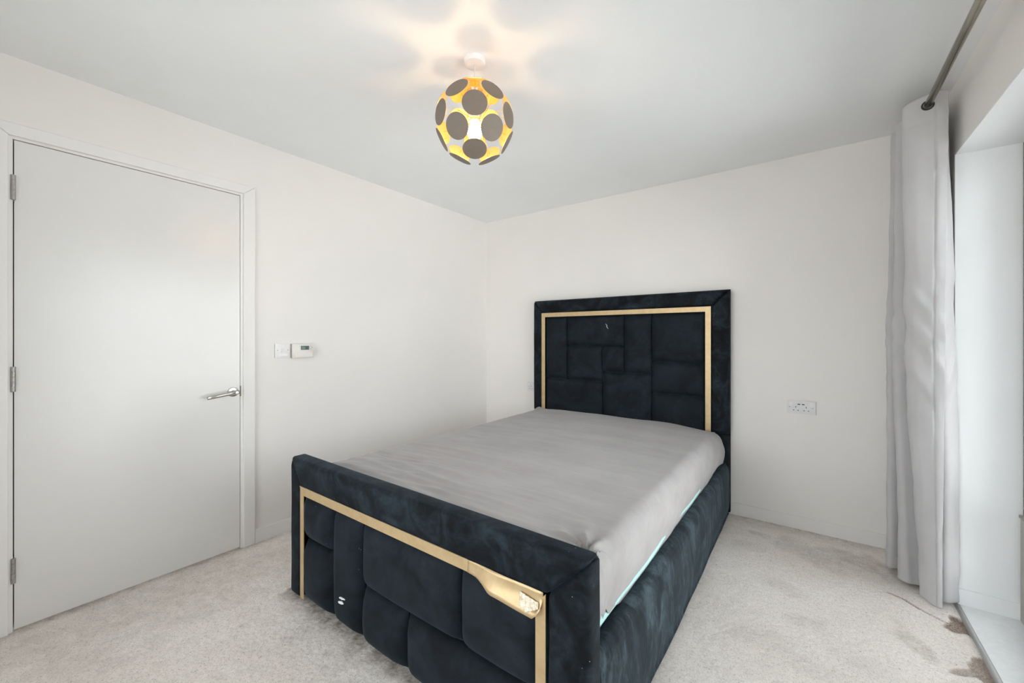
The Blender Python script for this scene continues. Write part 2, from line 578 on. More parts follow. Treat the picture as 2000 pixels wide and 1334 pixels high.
# floor: carpet as a dense uneven surface
def build_floor():
    st = 0.0065
    xs = np.arange(XL - 0.02, XR + 0.011, st)
    ys = np.arange(YF - 0.02, YB + 0.02, st)
    X, Y = np.meshgrid(xs, ys, indexing='ij')
    rs = np.random.RandomState(3)
    Z = -0.002 + 0.0026 * (rs.rand(*X.shape) - 0.5) + 0.0006 * vnoise(X * 60, Y * 60, 5) + 0.0016 * fbm(X * 5, Y * 5, 8)
    dirt = np.zeros_like(X); bare = np.zeros_like(X)
    n1 = fbm(X * 9, Y * 9, 21, 5); n2 = fbm(X * 3, Y * 3, 31, 5); n3 = fbm(X * 30, Y * 30, 41, 4)

    def blob(cx, cy, rx, ry, a, rot=0.0, rough=1.1, soft=0.45):
        c, s = math.cos(rot), math.sin(rot)
        u = ((X - cx) * c + (Y - cy) * s) / rx; v = (-(X - cx) * s + (Y - cy) * c) / ry
        d = np.sqrt(u * u + v * v) + rough * n1 + 0.25 * rough * n3
        return a * (1 - sstep(1 - soft, 1 + soft, d))
    D = lambda *a, **k: np.maximum(dirt, blob(*a, **k))
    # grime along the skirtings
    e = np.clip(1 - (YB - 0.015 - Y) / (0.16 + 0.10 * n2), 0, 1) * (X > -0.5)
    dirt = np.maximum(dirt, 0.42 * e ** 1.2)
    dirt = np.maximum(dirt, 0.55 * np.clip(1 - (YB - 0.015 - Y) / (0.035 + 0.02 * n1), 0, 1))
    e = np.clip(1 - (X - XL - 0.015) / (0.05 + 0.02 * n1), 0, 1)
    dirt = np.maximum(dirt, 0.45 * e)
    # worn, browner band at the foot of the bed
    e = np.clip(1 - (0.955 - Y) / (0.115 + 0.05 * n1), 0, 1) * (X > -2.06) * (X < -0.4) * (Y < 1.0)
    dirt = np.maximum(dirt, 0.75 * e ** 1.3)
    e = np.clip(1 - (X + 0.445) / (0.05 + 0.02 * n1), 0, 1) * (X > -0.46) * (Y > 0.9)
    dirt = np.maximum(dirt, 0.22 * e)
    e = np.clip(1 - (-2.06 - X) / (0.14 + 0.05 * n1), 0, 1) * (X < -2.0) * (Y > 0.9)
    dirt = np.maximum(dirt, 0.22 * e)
    # traffic staining
    dirt = np.maximum(dirt, 0.26 * sstep(0.0, 0.5, n2 + 0.3 * n1) * (X < -1.2))
    dirt = np.maximum(dirt, 0.10 * sstep(0.05, 0.5, fbm(X * 4, Y * 9, 77, 5)))
    dirt = D(-2.40, 0.55, 0.30, 0.60, 0.24, 0.1)
    dirt = D(-1.9, 0.0, 0.5, 0.30, 0.20, 0.3)
    dirt = D(-2.45, 0.95, 0.22, 0.14, 0.20, 0.3)
    dirt = D(-1.55, 0.45, 0.20, 0.12, 0.12, 0.5)
    dirt = D(-2.05, 0.25, 0.35, 0.25, 0.13, 0.4)
    dirt = D(-2.15, 0.86, 0.13, 0.04, 0.22, 0.3)
    dirt = D(-0.28, 2.97, 0.11, 0.035, 0.30, -0.2)
    dirt = D(0.05, 2.86, 0.22, 0.10, 0.25, -0.25)
    dirt = D(0.24, 2.92, 0.20, 0.12, 0.36, -0.2)
    dirt = D(-0.32, 2.75, 0.10, 0.06, 0.12, 0.2)
    dirt = D(-0.10, 2.40, 0.10, 0.04, 0.16, -0.4)
    dirt = D(-0.02, 2.18, 0.13, 0.05, 0.18, 0.5)
    dirt = D(-0.16, 1.95, 0.10, 0.05, 0.14, 0.2)
    dirt = D(0.345, 2.265, 0.040, 0.085, 0.42, 0.45, rough=0.7)
    dirt = D(0.31, 2.36, 0.02, 0.05, 0.18, 0.3, rough=0.7)
    dirt = D(0.12, 2.02, 0.08, 0.05, 0.12)
    dirt = D(-1.51, 0.85, 0.030, 0.018, 0.30, 0.5, rough=0.8)
    dirt = D(-1.46, 0.80, 0.022, 0.015, 0.22, 0.1, rough=0.8)
    dirt = D(-1.95, 0.72, 0.030, 0.016, 0.30, 0.6, rough=0.7)
    dirt = D(-1.75, 0.55, 0.05, 0.02, 0.16, 0.2, rough=0.7)
    dirt = dirt * (0.75 + 0.7 * n3 + 0.5 * (rs.rand(*X.shape) - 0.5))
    # frayed seam running to the hole at the threshold
    sx = np.array([0.300, 0.345, 0.385, 0.425, 0.460, 0.495, 0.53]); sy = np.array([2.655, 2.640, 2.592, 2.556, 2.530, 2.516, 2.49])
    dist = np.full_like(X, 9.0)
    for i in range(len(sx) - 1):
        ax, ay, bx, by = sx[i], sy[i], sx[i + 1], sy[i + 1]
        t = np.clip(((X - ax) * (bx - ax) + (Y - ay) * (by - ay)) / ((bx - ax) ** 2 + (by - ay) ** 2), 0, 1)
        dist = np.minimum(dist, np.hypot(X - ax - t * (bx - ax), Y - ay - t * (by - ay)))
    bare = np.maximum(bare, (1 - sstep(0.003, 0.007, dist + 0.004 * n3)) * 0.85)
    # bare underlay where the carpet has pulled away
    bare = np.maximum(bare, blob(0.525, 2.535, 0.058, 0.088, 1.0, 0.35, rough=0.85, soft=0.12))
    bare = np.maximum(bare, blob(0.528, 2.235, 0.060, 0.105, 0.85, 0.12, rough=0.95, soft=0.15))
    bare = np.maximum(bare, blob(0.445, 2.185, 0.055, 0.026, 0.7, 0.6, rough=0.9, soft=0.15))
    Z = Z - 0.005 * bare + 0.003 * bare * n3
    o = grid_mesh('floor', np.stack([X, Y, Z], -1), CARPET, None, True, None, {'dirt': np.clip(dirt, 0, 1), 'bare': np.clip(bare, 0, 1)})
    tag(o, kind='structure')
    return o


build_floor()
tag(box('ceiling', (XL - WT, YF - WT, H), (WX, YB + WT, H + 0.1), CEIL), kind='structure')
tag(box('wall_back', (XL - WT, YB, -0.05), (WX, YB + WT, H), WALL), kind='structure')
RX0, RX1, RZ0, RZ1 = -2.15, 0.15, 0.35, 2.15  # opening for the added fill window
tag(boxes('wall_front', [((XL - WT, YF - WT, -0.05), (RX0, YF, H)), ((RX1, YF - WT, -0.05), (WX, YF, H)), ((RX0, YF - WT, RZ1), (RX1, YF, H)), ((RX0, YF - WT, -0.05), (RX1, YF, RZ0))], WALL), kind='structure')
# left wall with the door opening (the lining fills 14 mm of it each side)
LW = boxes('wall_left', [((XL - WT, YF, -0.05), (XL, DY0 - 0.03, H)), ((XL - WT, DY1 + 0.03, -0.05), (XL, YB, H)),
                         ((XL - WT, DY0 - 0.03, DZ1 + 0.03), (XL, DY1 + 0.03, H))], WALL)
tag(LW, kind='structure')
RW = boxes('wall_right', [((XR, WY1, -0.05), (WX, YB, H)), ((XR, YF, -0.05), (WX, WY0, H)), ((XR, WY0, WZ1), (WX, WY1, H)),
                          ], WALL)
tag(RW, kind='structure')

# skirting boards
SK_H, SK_T = 0.078, 0.014


def skirt(name, lo, hi):
    tag(box(name, lo, hi, TRIMM, bev=0.004, seg=2, smooth=False), kind='structure')


skirt('baseboard_back', (XL + SK_T, YB - SK_T, -0.004), (XR, YB, SK_H))
bl = boxes('baseboard_left', [((XL, 1.041, -0.004), (XL + SK_T, YB, SK_H)), ((XL, YF, -0.004), (XL + SK_T, 0.053, SK_H))], TRIMM, bev=0.004)
tag(bl, kind='structure')
br = boxes('baseboard_right', [((XR - SK_T, WY1 + 0.004, -0.004), (XR, YB - SK_T, SK_H)), ((XR - SK_T, YF, -0.004), (XR, WY0, SK_H))], TRIMM, bev=0.004)
tag(br, kind='structure')

# window reveal lining, threshold board and its skirting
rl = boxes('trim_1', [((XR + 0.0005, WY1 - 0.006, 0.0), (0.738, WY1 + 0.002, WZ1)), ((XR + 0.0005, WY0, WZ1 - 0.006), (0.738, WY1, WZ1 + 0.002)),
                      ((XR + 0.0005, WY0 - 0.002, 0.0), (0.738, WY0 + 0.006, WZ1))], REVEAL)
tag(rl, 'white plastered window reveal lining', kind='structure')
sill = empty('trim_2', (XR, 1.6, 0), 'white threshold board at the foot of the window', None, None, 'structure')
box('board', (XR + 0.012 - XR, WY0 - 1.6, -0.03), (0.80 - XR, WY1 - 0.006 - 1.6, 0.006), m_plain('white_sill_gloss', (0.86, 0.875, 0.885), 0.16), sill)
bmn = tube_bm(bmesh.new(), [(0.004, WY0 - 1.6, -0.004), (0.004, WY1 - 0.008 - 1.6, -0.004)], 0.0115, 14)
from_bm('nosing', bmn, m_plain('grey_threshold_edge', (0.62, 0.625, 0.615), 0.35), sill, True)
tag(box('baseboard_reveal', (XR + 0.006, WY1 - 0.020, 0.004), (0.740, WY1 - 0.002, 0.076), REVEAL, bev=0.002), kind='structure')

PAVE = m_paint('pale_paving', (0.60, 0.60, 0.59), 0.8, 30, 0.3, 0.08)
tag(box('terrace', (WX, -6.0, -0.25), (9.0, 9.0, -0.12), PAVE), 'pale paved terrace outside the tall window', kind='structure')
# window: frame, lower rail, mullion, panes
win = empty('window_1', (0.77, 1.6, 0), 'tall floor-length window with backlit-toned frame beside the curtain', None, None, 'structure')
def wbox(name, lo, hi, m=UPVC, bev=0.004):
    return box(name, lo, hi, m, win, bev, 2, off=(0.77, 1.6, 0))
wbox('frame_jamb', (0.739, WY1 - 0.066, 0.007), (0.815, WY1 - 0.007, WZ1 - 0.007))
wbox('frame_jamb', (0.739, WY0 + 0.007, 0.007), (0.815, WY0 + 0.066, WZ1 - 0.007))
wbox('frame_head', (0.739, WY0 + 0.066, WZ1 - 0.07), (0.815, WY1 - 0.066, WZ1 - 0.007))
wbox('frame_foot', (0.739, WY0 + 0.066, 0.007), (0.815, WY1 - 0.066, 0.07))
wbox('transom', (0.733, WY0 + 0.066, 0.40), (0.815, WY1 - 0.066, 0.462))
wbox('mullion', (0.739, 1.56, 0.462), (0.815, 1.63, WZ1 - 0.07))
wbox('mullion', (0.739, 1.56, 0.07), (0.815, 1.63, 0.40))
sash = wbox('lower_sash_stile', (0.727, WY1 - 0.085, 0.007), (0.7385, WY1 - 0.0215, 0.450))
wbox('lower_sash_cap', (0.722, WY1 - 0.090, 0.4505), (0.7385, WY1 - 0.0215, 0.462))
for a, b in ((WY0 + 0.066, 1.56), (1.63, WY1 - 0.066)):
    for z0, z1 in ((0.07, 0.40), (0.462, WZ1 - 0.07)):
        wbox('pane', (0.772, a, z0), (0.778, b, z1), GLASS, 0)

# closed hallway beyond the door
hw = boxes('wall_hallway', [((XL - 1.3, -0.5, -0.06), (XL - 1.2, 1.7, H)), ((XL - 1.2, -0.5, -0.06), (XL - WT, -0.4, H)), ((XL - 1.2, 1.6, -0.06), (XL - WT, 1.7, H)),
                            ((XL - 1.3, -0.5, -0.12), (XL - 0.021, 1.7, -0.03)), ((XL - 1.3, -0.5, H), (XL - WT, 1.7, H + 0.1))], WALL)
tag(hw, kind='structure')
w2 = empty('fill_window', (-1.15, YF - 0.06, 1.1), 'added unseen window behind the viewer for fill light', None, None, 'structure')  # out of view, added to brighten the room from behind the camera
for lo, hi in (((RX0, YF - 0.09, RZ0), (RX0 + 0.06, YF - 0.03, RZ1)), ((RX1 - 0.06, YF - 0.09, RZ0), (RX1, YF - 0.03, RZ1)), ((RX0 + 0.06, YF - 0.09, RZ0), (RX1 - 0.06, YF - 0.03, RZ0 + 0.06)),
               ((RX0 + 0.06, YF - 0.09, RZ1 - 0.06), (RX1 - 0.06, YF - 0.03, RZ1)), ((-0.98, YF - 0.09, RZ0 + 0.06), (-0.92, YF - 0.03, RZ1 - 0.06))):
    box('frame', lo, hi, TRIMM, w2, 0.004, 2, off=w2.location)
for a, b in ((RX0 + 0.06, -0.98), (-0.92, RX1 - 0.06)):
    box('pane', (a, YF - 0.063, RZ0 + 0.06), (b, YF - 0.057, RZ1 - 0.06), GLASS, w2, 0, off=w2.location)
# ------------------------------------------------------------------ door
def m_off(lo, hi, o):
    return [a - b for a, b in zip(lo, o)], [a - b for a, b in zip(hi, o)]


door = box('door_1', (-0.044, 0.1325, 0.007), (0.0, 0.9655, 2.0535), DOORM, None, 0.0015, 2, off=(0, 0.1325, 0))
door.location = (XL - 0.001, 0.1325, 0)
tag(door, 'plain white flush door with steel lever handle', kind='structure')
for zc in (0.255, 1.054, 1.8535):
    hg = empty('hinge', (0, 0, 0))
    hg.parent = door
    for k in range(5):
        z0 = zc - 0.052 + k * 0.0209
        lathe('knuckle', [(0, 0), (0.0066, 0), (0.0070, 0.0004), (0.0070, 0.0199), (0.0066, 0.0204), (0, 0.0204)], STEEL_DULL, hg, 14, 'Z', (0.0065, -0.0025, z0))
    box('hinge_leaf', (-0.030, -0.0022, zc - 0.052), (0.0035, -0.0008, zc + 0.052), STEEL_DULL, hg)
hd = empty('door_handle', (0, 0, 0)); hd.parent = door
hy, hz = 0.930 - 0.1325, 0.914
lathe('rose', [(0, 0.009), (0.020, 0.009), (0.0255, 0.0075), (0.027, 0.004), (0.027, 0)], STEEL, hd, 36, 'X', (0.0, hy, hz))
lathe('neck', [(0.0105, 0.0), (0.0105, 0.052), (0.008, 0.056), (0, 0.057)], STEEL, hd, 24, 'X', (0.008, hy, hz))
tube('lever', [(0.054, hy + 0.012, hz + 0.002), (0.055, hy - 0.03, hz - 0.002), (0.056, hy - 0.085, hz - 0.009), (0.056, hy - 0.139, hz - 0.016)],
     0.0095, STEEL, hd, 20)
# lining, stop and architrave
fr = empty('trim_3', (XL, 0.55, 0), 'white door frame around the plain door', None, None, 'structure')
def fbox(name, lo, hi, m=TRIMM, bev=0.0015):
    return box(name, lo, hi, m, fr, bev, 2, False, off=(XL, 0.55, 0))
fbox('lining', (XL - WT, DY0 - 0.030, -0.003), (XL + 0.001, DY0 + 0.001, DZ1))
fbox('lining', (XL - WT, DY1 - 0.001, -0.003), (XL + 0.001, DY1 + 0.030, DZ1))
fbox('lining', (XL - WT, DY0 - 0.030, DZ1), (XL + 0.001, DY1 + 0.030, DZ1 + 0.030))
fbox('door_stop', (XL - 0.062, DY0, 0), (XL - 0.047, DY0 + 0.014, DZ1), GAP_SHADE, 0)  # stops of the white frame blackened to paint shade in the gap
fbox('door_stop', (XL - 0.062, DY1 - 0.014, 0), (XL - 0.047, DY1, DZ1), GAP_SHADE, 0)
fbox('door_stop', (XL - 0.062, DY0 + 0.014, DZ1 - 0.014), (XL - 0.047, DY1 - 0.014, DZ1), GAP_SHADE, 0)


def arch(name, pts):
    """mitred architrave: (y, z) outline extruded 16 mm off the wall"""
    bm = bmesh.new()
    a = [bm.verts.new((0.001, y - 0.55, z)) for y, z in pts]
    b = [bm.verts.new((0.016, y - 0.55, z)) for y, z in pts]
    n = len(pts)
    bm.faces.new(a); bm.faces.new(b)
    for k in range(n):
        bm.faces.new((a[k], a[(k + 1) % n], b[(k + 1) % n], b[k]))
    bmesh.ops.recalc_face_normals(bm, faces=bm.faces[:])
    ed = [e for e in bm.edges if all(v.co.x > 0.01 for v in e.verts)]
    bmesh.ops.bevel(bm, geom=ed, offset=0.004, segments=3, profile=0.6, affect='EDGES')
    return from_bm(name, bm, TRIMM, fr)


a0, a1, at_ = DY0 - 0.012, DY1 + 0.012, DZ1 + 0.011
A0, A1, AT = a0 - 0.060, a1 + 0.060, at_ + 0.052
arch('architrave', [(a0, -0.002), (A0, -0.002), (A0, AT), (a0, at_)])
arch('architrave', [(a1, -0.002), (A1, -0.002), (A1, AT), (a1, at_)])
arch('architrave', [(a0, at_), (A0, AT), (A1, AT), (a1, at_)])
fbox('strike_plate', (XL - 0.02, DY1 - 0.0025, 0.885), (XL + 0.0022, DY1 + 0.0022, 0.945), m_plain('dark_bronze_plate', (0.16, 0.145, 0.12), 0.4, 0.6), 0)

# ------------------------------------------------------------------ bed
BX0, BX1 = -2.012, -0.448
bed = empty('bed', (-1.23, 2.05, 0), 'black velvet bed with panelled headboard and gold strip trim', 'bed')
BO = Vector(bed.location)


def part(name, parent=bed):
    o = bpy.data.objects.new(name, None)
    o.empty_display_size = 0.05
    o.parent = parent
    COL.objects.link(o)
    return o


def shift(P):
    return np.asarray(P, float) - np.array(BO)


def edge_coords(L, r, n_mid):
    """coordinates 0..L, dense near both ends"""
    e = r * (1 - np.cos(np.linspace(0, PI / 2, 7)))
    a = e[:-1]
    mid = np.linspace(e[-1], L - e[-1], max(n_mid, 3))
    return np.concatenate([a, mid, (L - e[:-1])[::-1]])


def puff(name, quad, yback, yfront, r, crown, mat, parent, seed=0, n=14, amp=0.0012, ex=0.5):
    """upholstered pad facing -Y on a planar quad [(x,z) bl, br, tr, tl]; rim at yback, face at yfront, crown extra bulge"""
    q = np.array(quad, float)
    Lx = (np.linalg.norm(q[1] - q[0]) + np.linalg.norm(q[2] - q[3])) / 2
    Lz = (np.linalg.norm(q[3] - q[0]) + np.linalg.norm(q[2] - q[1])) / 2
    rx = min(r, Lx * 0.49); rz = min(r, Lz * 0.49)
    u = edge_coords(Lx, rx, int(n * max(1, Lx / 0.25))) / Lx
    v = edge_coords(Lz, rz, int(n * max(1, Lz / 0.25))) / Lz
    U, V = np.meshgrid(u, v, indexing='ij')
    P = ((1 - U) * (1 - V))[..., None] * q[0] + (U * (1 - V))[..., None] * q[1] + (U * V)[..., None] * q[2] + ((1 - U) * V)[..., None] * q[3]
    du = np.minimum(U, 1 - U) * Lx; dv = np.minimum(V, 1 - V) * Lz
    fu = np.sqrt(np.clip(1 - (1 - np.minimum(du / rx, 1)) ** 2, 0, 1)); fv = np.sqrt(np.clip(1 - (1 - np.minimum(dv / rz, 1)) ** 2, 0, 1))
    f = fu * fv
    cr = (np.clip(4 * U * (1 - U), 0, 1) * np.clip(4 * V * (1 - V), 0, 1)) ** ex
    nz = fbm(P[..., 0] * 9 + seed, P[..., 1] * 9, seed + 3, 3)
    Yp = yback - f * (yback - yfront) - crown * cr * f + amp * nz * f
    G = np.stack([P[..., 0], Yp, P[..., 1]], -1)
    # close the back with a skirt so the pad has thickness
    nu, nv = G.shape[:2]
    o = grid_mesh(name, shift(G), mat, parent, True)
    me = o.data
    bm = bmesh.new(); bm.from_mesh(me)
    be = [e for e in bm.edges if e.is_boundary]
    bmesh.ops.contextual_create(bm, geom=be)
    bmesh.ops.recalc_face_normals(bm, faces=bm.faces[:])
    bm.to_mesh(me); bm.free()
    for p_ in me.polygons: p_.use_smooth = len(p_.vertices) == 4
    return o


def hexa(name, lo8, bev, mat, parent, seg=4, sub=0, amp=0.0, seed=0, fn=None):
    """8 corners: bottom (front l, front r, back r, back l) then top likewise"""
    bm = bmesh.new()
    vs = [bm.verts.new(Vector(p) - BO) for p in lo8]
    for q in ((3, 2, 1, 0), (4, 5, 6, 7), (0, 1, 5, 4), (1, 2, 6, 5), (2, 3, 7, 6), (3, 0, 4, 7)):
        bm.faces.new([vs[i] for i in q])
    bmesh.ops.recalc_face_normals(bm, faces=bm.faces[:])
    bmesh.ops.bevel(bm, geom=bm.edges[:], offset=bev, segments=seg, profile=0.5, affect='EDGES', clamp_overlap=True)
    if sub:
        long_e = [e for e in bm.edges if e.calc_length() > 0.12]
        for _ in range(sub):
            long_e = [e for e in bm.edges if e.calc_length() > 0.09]
            if long_e: bmesh.ops.subdivide_edges(bm, edges=long_e, cuts=1, use_grid_fill=True)
    if amp:
        bm.normal_update()
        co = np.array([v.co[:] for v in bm.verts])
        nz = fbm(co[:, 0] * 7 + seed, co[:, 1] * 7, seed, 3, co[:, 2] * 7)
        for v, k in zip(bm.verts, nz): v.co += v.normal * float(k) * amp
    if fn:
        for v in bm.verts: fn(v)
    return from_bm(name, bm, mat, parent, True)


# --- headboard
hb = part('headboard')
HY, HYB = 3.112, 3.183
k_h = HY / 3.09
hx = lambda x: x * k_h
hzf = lambda z: 1.23 + (z - 1.23) * k_h
X0, X1, ZT = -2.056, -0.448, 1.560
gx0, gx1, gzt = hx(-1.951), hx(-0.563), hzf(1.444)
box('backing', (X0 + 0.004, HY + 0.038, 0.02), (X1 - 0.004, HYB, ZT - 0.004), VELVET, hb, 0.008, 2, off=BO)
# mitred padded borders
puff('border', [(gx0, gzt), (gx1, gzt), (X1, ZT), (X0, ZT)], HY + 0.042, HY + 0.004, 0.024, 0.006, VELVET, hb, 1)
puff('border', [(X0, 0.56), (gx0, 0.56), (gx0, gzt), (X0, ZT)], HY + 0.042, HY + 0.004, 0.024, 0.006, VELVET, hb, 2)
puff('border', [(gx1, 0.56), (X1, 0.56), (X1, ZT), (gx1, gzt)], HY + 0.042, HY + 0.004, 0.024, 0.006, VELVET, hb, 3)
puff('lower_board', [(X0 + 0.004, 0.03), (X1 - 0.004, 0.03), (X1 - 0.004, 0.553), (X0 + 0.004, 0.553)], HY + 0.042, HY + 0.006, 0.016, 0.003, VELVET, hb, 4)
gw = 0.036


def gold_piece(parent, pts, y, t=0.003):
    bm = bmesh.new()
    a = [bm.verts.new(Vector((x, y, z)) - BO) for x, z in pts]
    b = [bm.verts.new(Vector((x, y + t, z)) - BO) for x, z in pts]
    n = len(pts)
    bm.faces.new(a); bm.faces.new(b)
    for i in range(n):
        bm.faces.new((a[i], a[(i + 1) % n], b[(i + 1) % n], b[i]))
    return from_bm('gold_trim', bm, GOLD, parent)


gy = HY + 0.006
gold_piece(hb, [(gx0, gzt), (gx1, gzt), (gx1 - gw, gzt - gw), (gx0 + gw, gzt - gw)], gy)
gold_piece(hb, [(gx0, 0.56), (gx0 + gw, 0.56), (gx0 + gw, gzt - gw - 0.0006), (gx0, gzt - 0.0006)], gy)
gold_piece(hb, [(gx1 - gw, 0.56), (gx1, 0.56), (gx1, gzt - 0.0006), (gx1 - gw, gzt - gw - 0.0006)], gy)
HP = [(-1.918, -1.701, 0.863, 1.408), (-1.701, -1.190, 1.154, 1.408), (-1.701, -1.378, 0.866, 1.154), (-1.378, -1.190, 0.946, 1.154),
      (-1.190, -0.976, 0.947, 1.408), (-0.976, -0.600, 1.047, 1.408), (-0.976, -0.600, 0.805, 1.047), (-0.976, -0.600, 0.46, 0.805),
      (-1.372, -0.976, 0.46, 0.946), (-1.918, -1.372, 0.46, 0.864)]
g = 0.0015
for i, (xa, xb, za, zb) in enumerate(HP):
    a, b, c, d = hx(xa) + g, hx(xb) - g, hzf(za) + g, hzf(zb) - g
    puff('panel', [(a, c), (b, c), (b, d), (a, d)], HY + 0.040, HY + 0.010, 0.050, 0.014, VPANEL, hb, 10 + i, 14, 0.0022, 0.6)
# --- little white scuff on the wide upper panel
tube('scuff_mark', [Vector((hx(-1.335), HY - 0.0075, hzf(1.338))) - BO, Vector((hx(-1.322), HY - 0.0085, hzf(1.322))) - BO, Vector((hx(-1.325), HY - 0.0085, hzf(1.314))) - BO, Vector((hx(-1.312), HY - 0.008, hzf(1.296))) - BO],
     [0.001, 0.0018, 0.0022, 0.001], PAPER, hb, 6)

# --- footboard
fb = part('footboard')
FY0, FY1, FZ = 0.937, 1.014, 0.657
k_f = 0.945 / 0.935
fx = lambda x: x * k_f
fz = lambda z: 1.23 + (z - 1.23) * k_f
fgx0, fgx1, fgzt = -1.916, -0.577, 0.532
box('backing', (BX0 + 0.01, FY0 + 0.040, 0.02), (BX1 - 0.010, FY1 - 0.004, FZ - 0.012), VELVET, fb, 0.012, 3, off=BO)
e_ = 0.0
hexa('border', [(fgx0, FY0, fgzt), (fgx1, FY0, fgzt), (fgx1, FY1, fgzt), (fgx0, FY1, fgzt),
                (BX0, FY0, FZ), (BX1, FY0, FZ), (BX1, FY1, FZ), (BX0, FY1, FZ)], 0.016, VELVET, fb, 5, 2, 0.0035, 5)
zb = 0.012
hexa('border', [(BX0, FY0, zb), (fgx0 - 0.001, FY0, zb), (fgx0 - 0.001, FY1, zb), (BX0, FY1, zb),
                (BX0, FY0, FZ - 0.001), (fgx0 - 0.001, FY0, fgzt), (fgx0 - 0.001, FY1, fgzt), (BX0, FY1, FZ - 0.001)], 0.018, VELVET, fb, 5, 2, 0.003, 6)
hexa('border', [(fgx1 + 0.001, FY0, zb), (BX1, FY0, zb), (BX1, FY1, zb), (fgx1 + 0.001, FY1, zb),
                (fgx1 + 0.001, FY0, fgzt), (BX1, FY0, FZ - 0.001), (BX1, FY1, FZ - 0.001), (fgx1 + 0.001, FY1, fgzt)], 0.018, VELVET, fb, 5, 2, 0.003, 7)
FP = [(-1.890, -1.640, 0.304, 0.520), (-1.890, -1.640, 0.012, 0.304), (-1.640, -1.435, 0.012, 0.512), (-1.435, -0.904, 0.244, 0.512),
      (-1.435, -1.168, 0.012, 0.244), (-1.168, -0.598, 0.012, 0.244), (-0.904, -0.598, 0.244, 0.512)]
for i, (xa, xb, za, zb_) in enumerate(FP):
    a, b, c, d = fx(xa) + g, fx(xb) - g, max(0.014, fz(za) + g), min(fz(zb_) - g, fgzt - 0.002)
    if za < 0.02: c = 0.016
    puff('panel', [(a, c), (b, c), (b, d), (a, d)], FY0 + 0.042, FY0 + 0.004, 0.058, 0.018, VPANEL, fb, 30 + i, 16, 0.0025, 0.55)
fgy = FY0 + 0.0035
fgw = 0.032
# top strip: sound part, then the length that has come away and hangs
gold_piece(fb, [(fgx0, fgzt + 0.006), (-0.86, fgzt + 0.006), (-0.86, fgzt - fgw), (fgx0 + fgw * 0.8, fgzt - fgw)], fgy - 0.006)
gold_piece(fb, [(fgx0, 0.02), (fgx0 + fgw, 0.02), (fgx0 + fgw, fgzt - fgw * 1.2 - 0.0006), (fgx0, fgzt + 0.005)], fgy - 0.003)
gold_piece(fb, [(fgx1 - fgw, 0.014), (fgx1, 0.014), (fgx1, fgzt + 0.004), (fgx1 - fgw, fgzt - fgw - 0.0012)], fgy - 0.006)


def flap():
    """bent foil: x stations with lower edge falling away and twisting out"""
    xs = np.linspace(-0.861, -0.585, 24)
    t = (xs - xs[0]) / (xs[-1] - xs[0])
    low = np.interp(t, [0, 0.12, 0.26, 0.36, 0.86, 0.93, 1.0], [0.500, 0.497, 0.488, 0.476, 0.470, 0.468, 0.497])
    top = np.full_like(t, fgzt + 0.006)
    V = np.linspace(0, 1, 7)
    P = np.zeros((len(xs), len(V), 3))
    for i in range(len(xs)):
        for j, v in enumerate(V):
            z = top[i] * (1 - v) + low[i] * v
            fold = 0.010 * t[i] * math.sin(v * PI) - 0.020 * sstep(0.1, 0.4, t[i]) * v
            P[i, j] = (xs[i], fgy - 0.0055 + fold + 0.0012 * math.sin(9 * t[i] + 4 * v), z)
    o = grid_mesh('gold_trim', shift(P), GOLD, fb, True)
    md = o.modifiers.new('thick', 'SOLIDIFY'); md.thickness = 0.0012; md.offset = 0
    o['label'] = 'loose bent end of the gold strip'
    # crumpled tape over the break
    xs = np.linspace(-0.655, -0.592, 16); V = np.linspace(0, 1, 16)
    Q = np.zeros((16, 16, 3))
    rs = np.random.RandomState(4)
    for i, x in enumerate(xs):
        for j, v in enumerate(V):
            z0 = 0.519 - 0.010 * (i / 15.0); z1 = 0.475 + 0.022 * abs(i / 15.0 - 0.35) * 1.8
            Q[i, j] = (x + 0.006 * (v - 0.5), fgy - 0.0115 - 0.012 * v + 0.0014 * (rs.rand() - 0.5) + 0.0012 * math.sin(i * 1.9), z0 * (1 - v) + z1 * v)
    o = grid_mesh('torn_tape', shift(Q), TAPE, fb, True)
    md = o.modifiers.new('thick', 'SOLIDIFY'); md.thickness = 0.0008; md.offset = 0
    o['label'] = 'crumpled pale tape remnant'


flap()
# two white smears on the tall narrow panel
for dz, w, n_ in ((0.0, 0.0060, 3), (0.020, 0.0042, 8)):
    z = 0.142 + dz; x = -1.552 + dz * 0.4
    rs = np.random.RandomState(n_)
    bm = bmesh.new()
    ring = []
    for k in range(22):
        a = 2 * PI * k / 22
        rr_ = 0.75 + 0.45 * rs.rand()
        u_, v_ = 0.019 * rr_ * math.cos(a), w * rr_ * math.sin(a) + 0.12 * 0.019 * math.cos(a)
        ring.append((x + u_, z + v_))
    A_ = [bm.verts.new(Vector((p, FY0 - 0.0150, q)) - BO) for p, q in ring]
    B_ = [bm.verts.new(Vector((p, FY0 - 0.0120, q)) - BO) for p, q in ring]
    bm.faces.new(A_); bm.faces.new(B_)
    for k in range(22):
        bm.faces.new((A_[k], A_[(k + 1) % 22], B_[(k + 1) % 22], B_[k]))
    from_bm('paint_smear', bm, PAPER, fb)

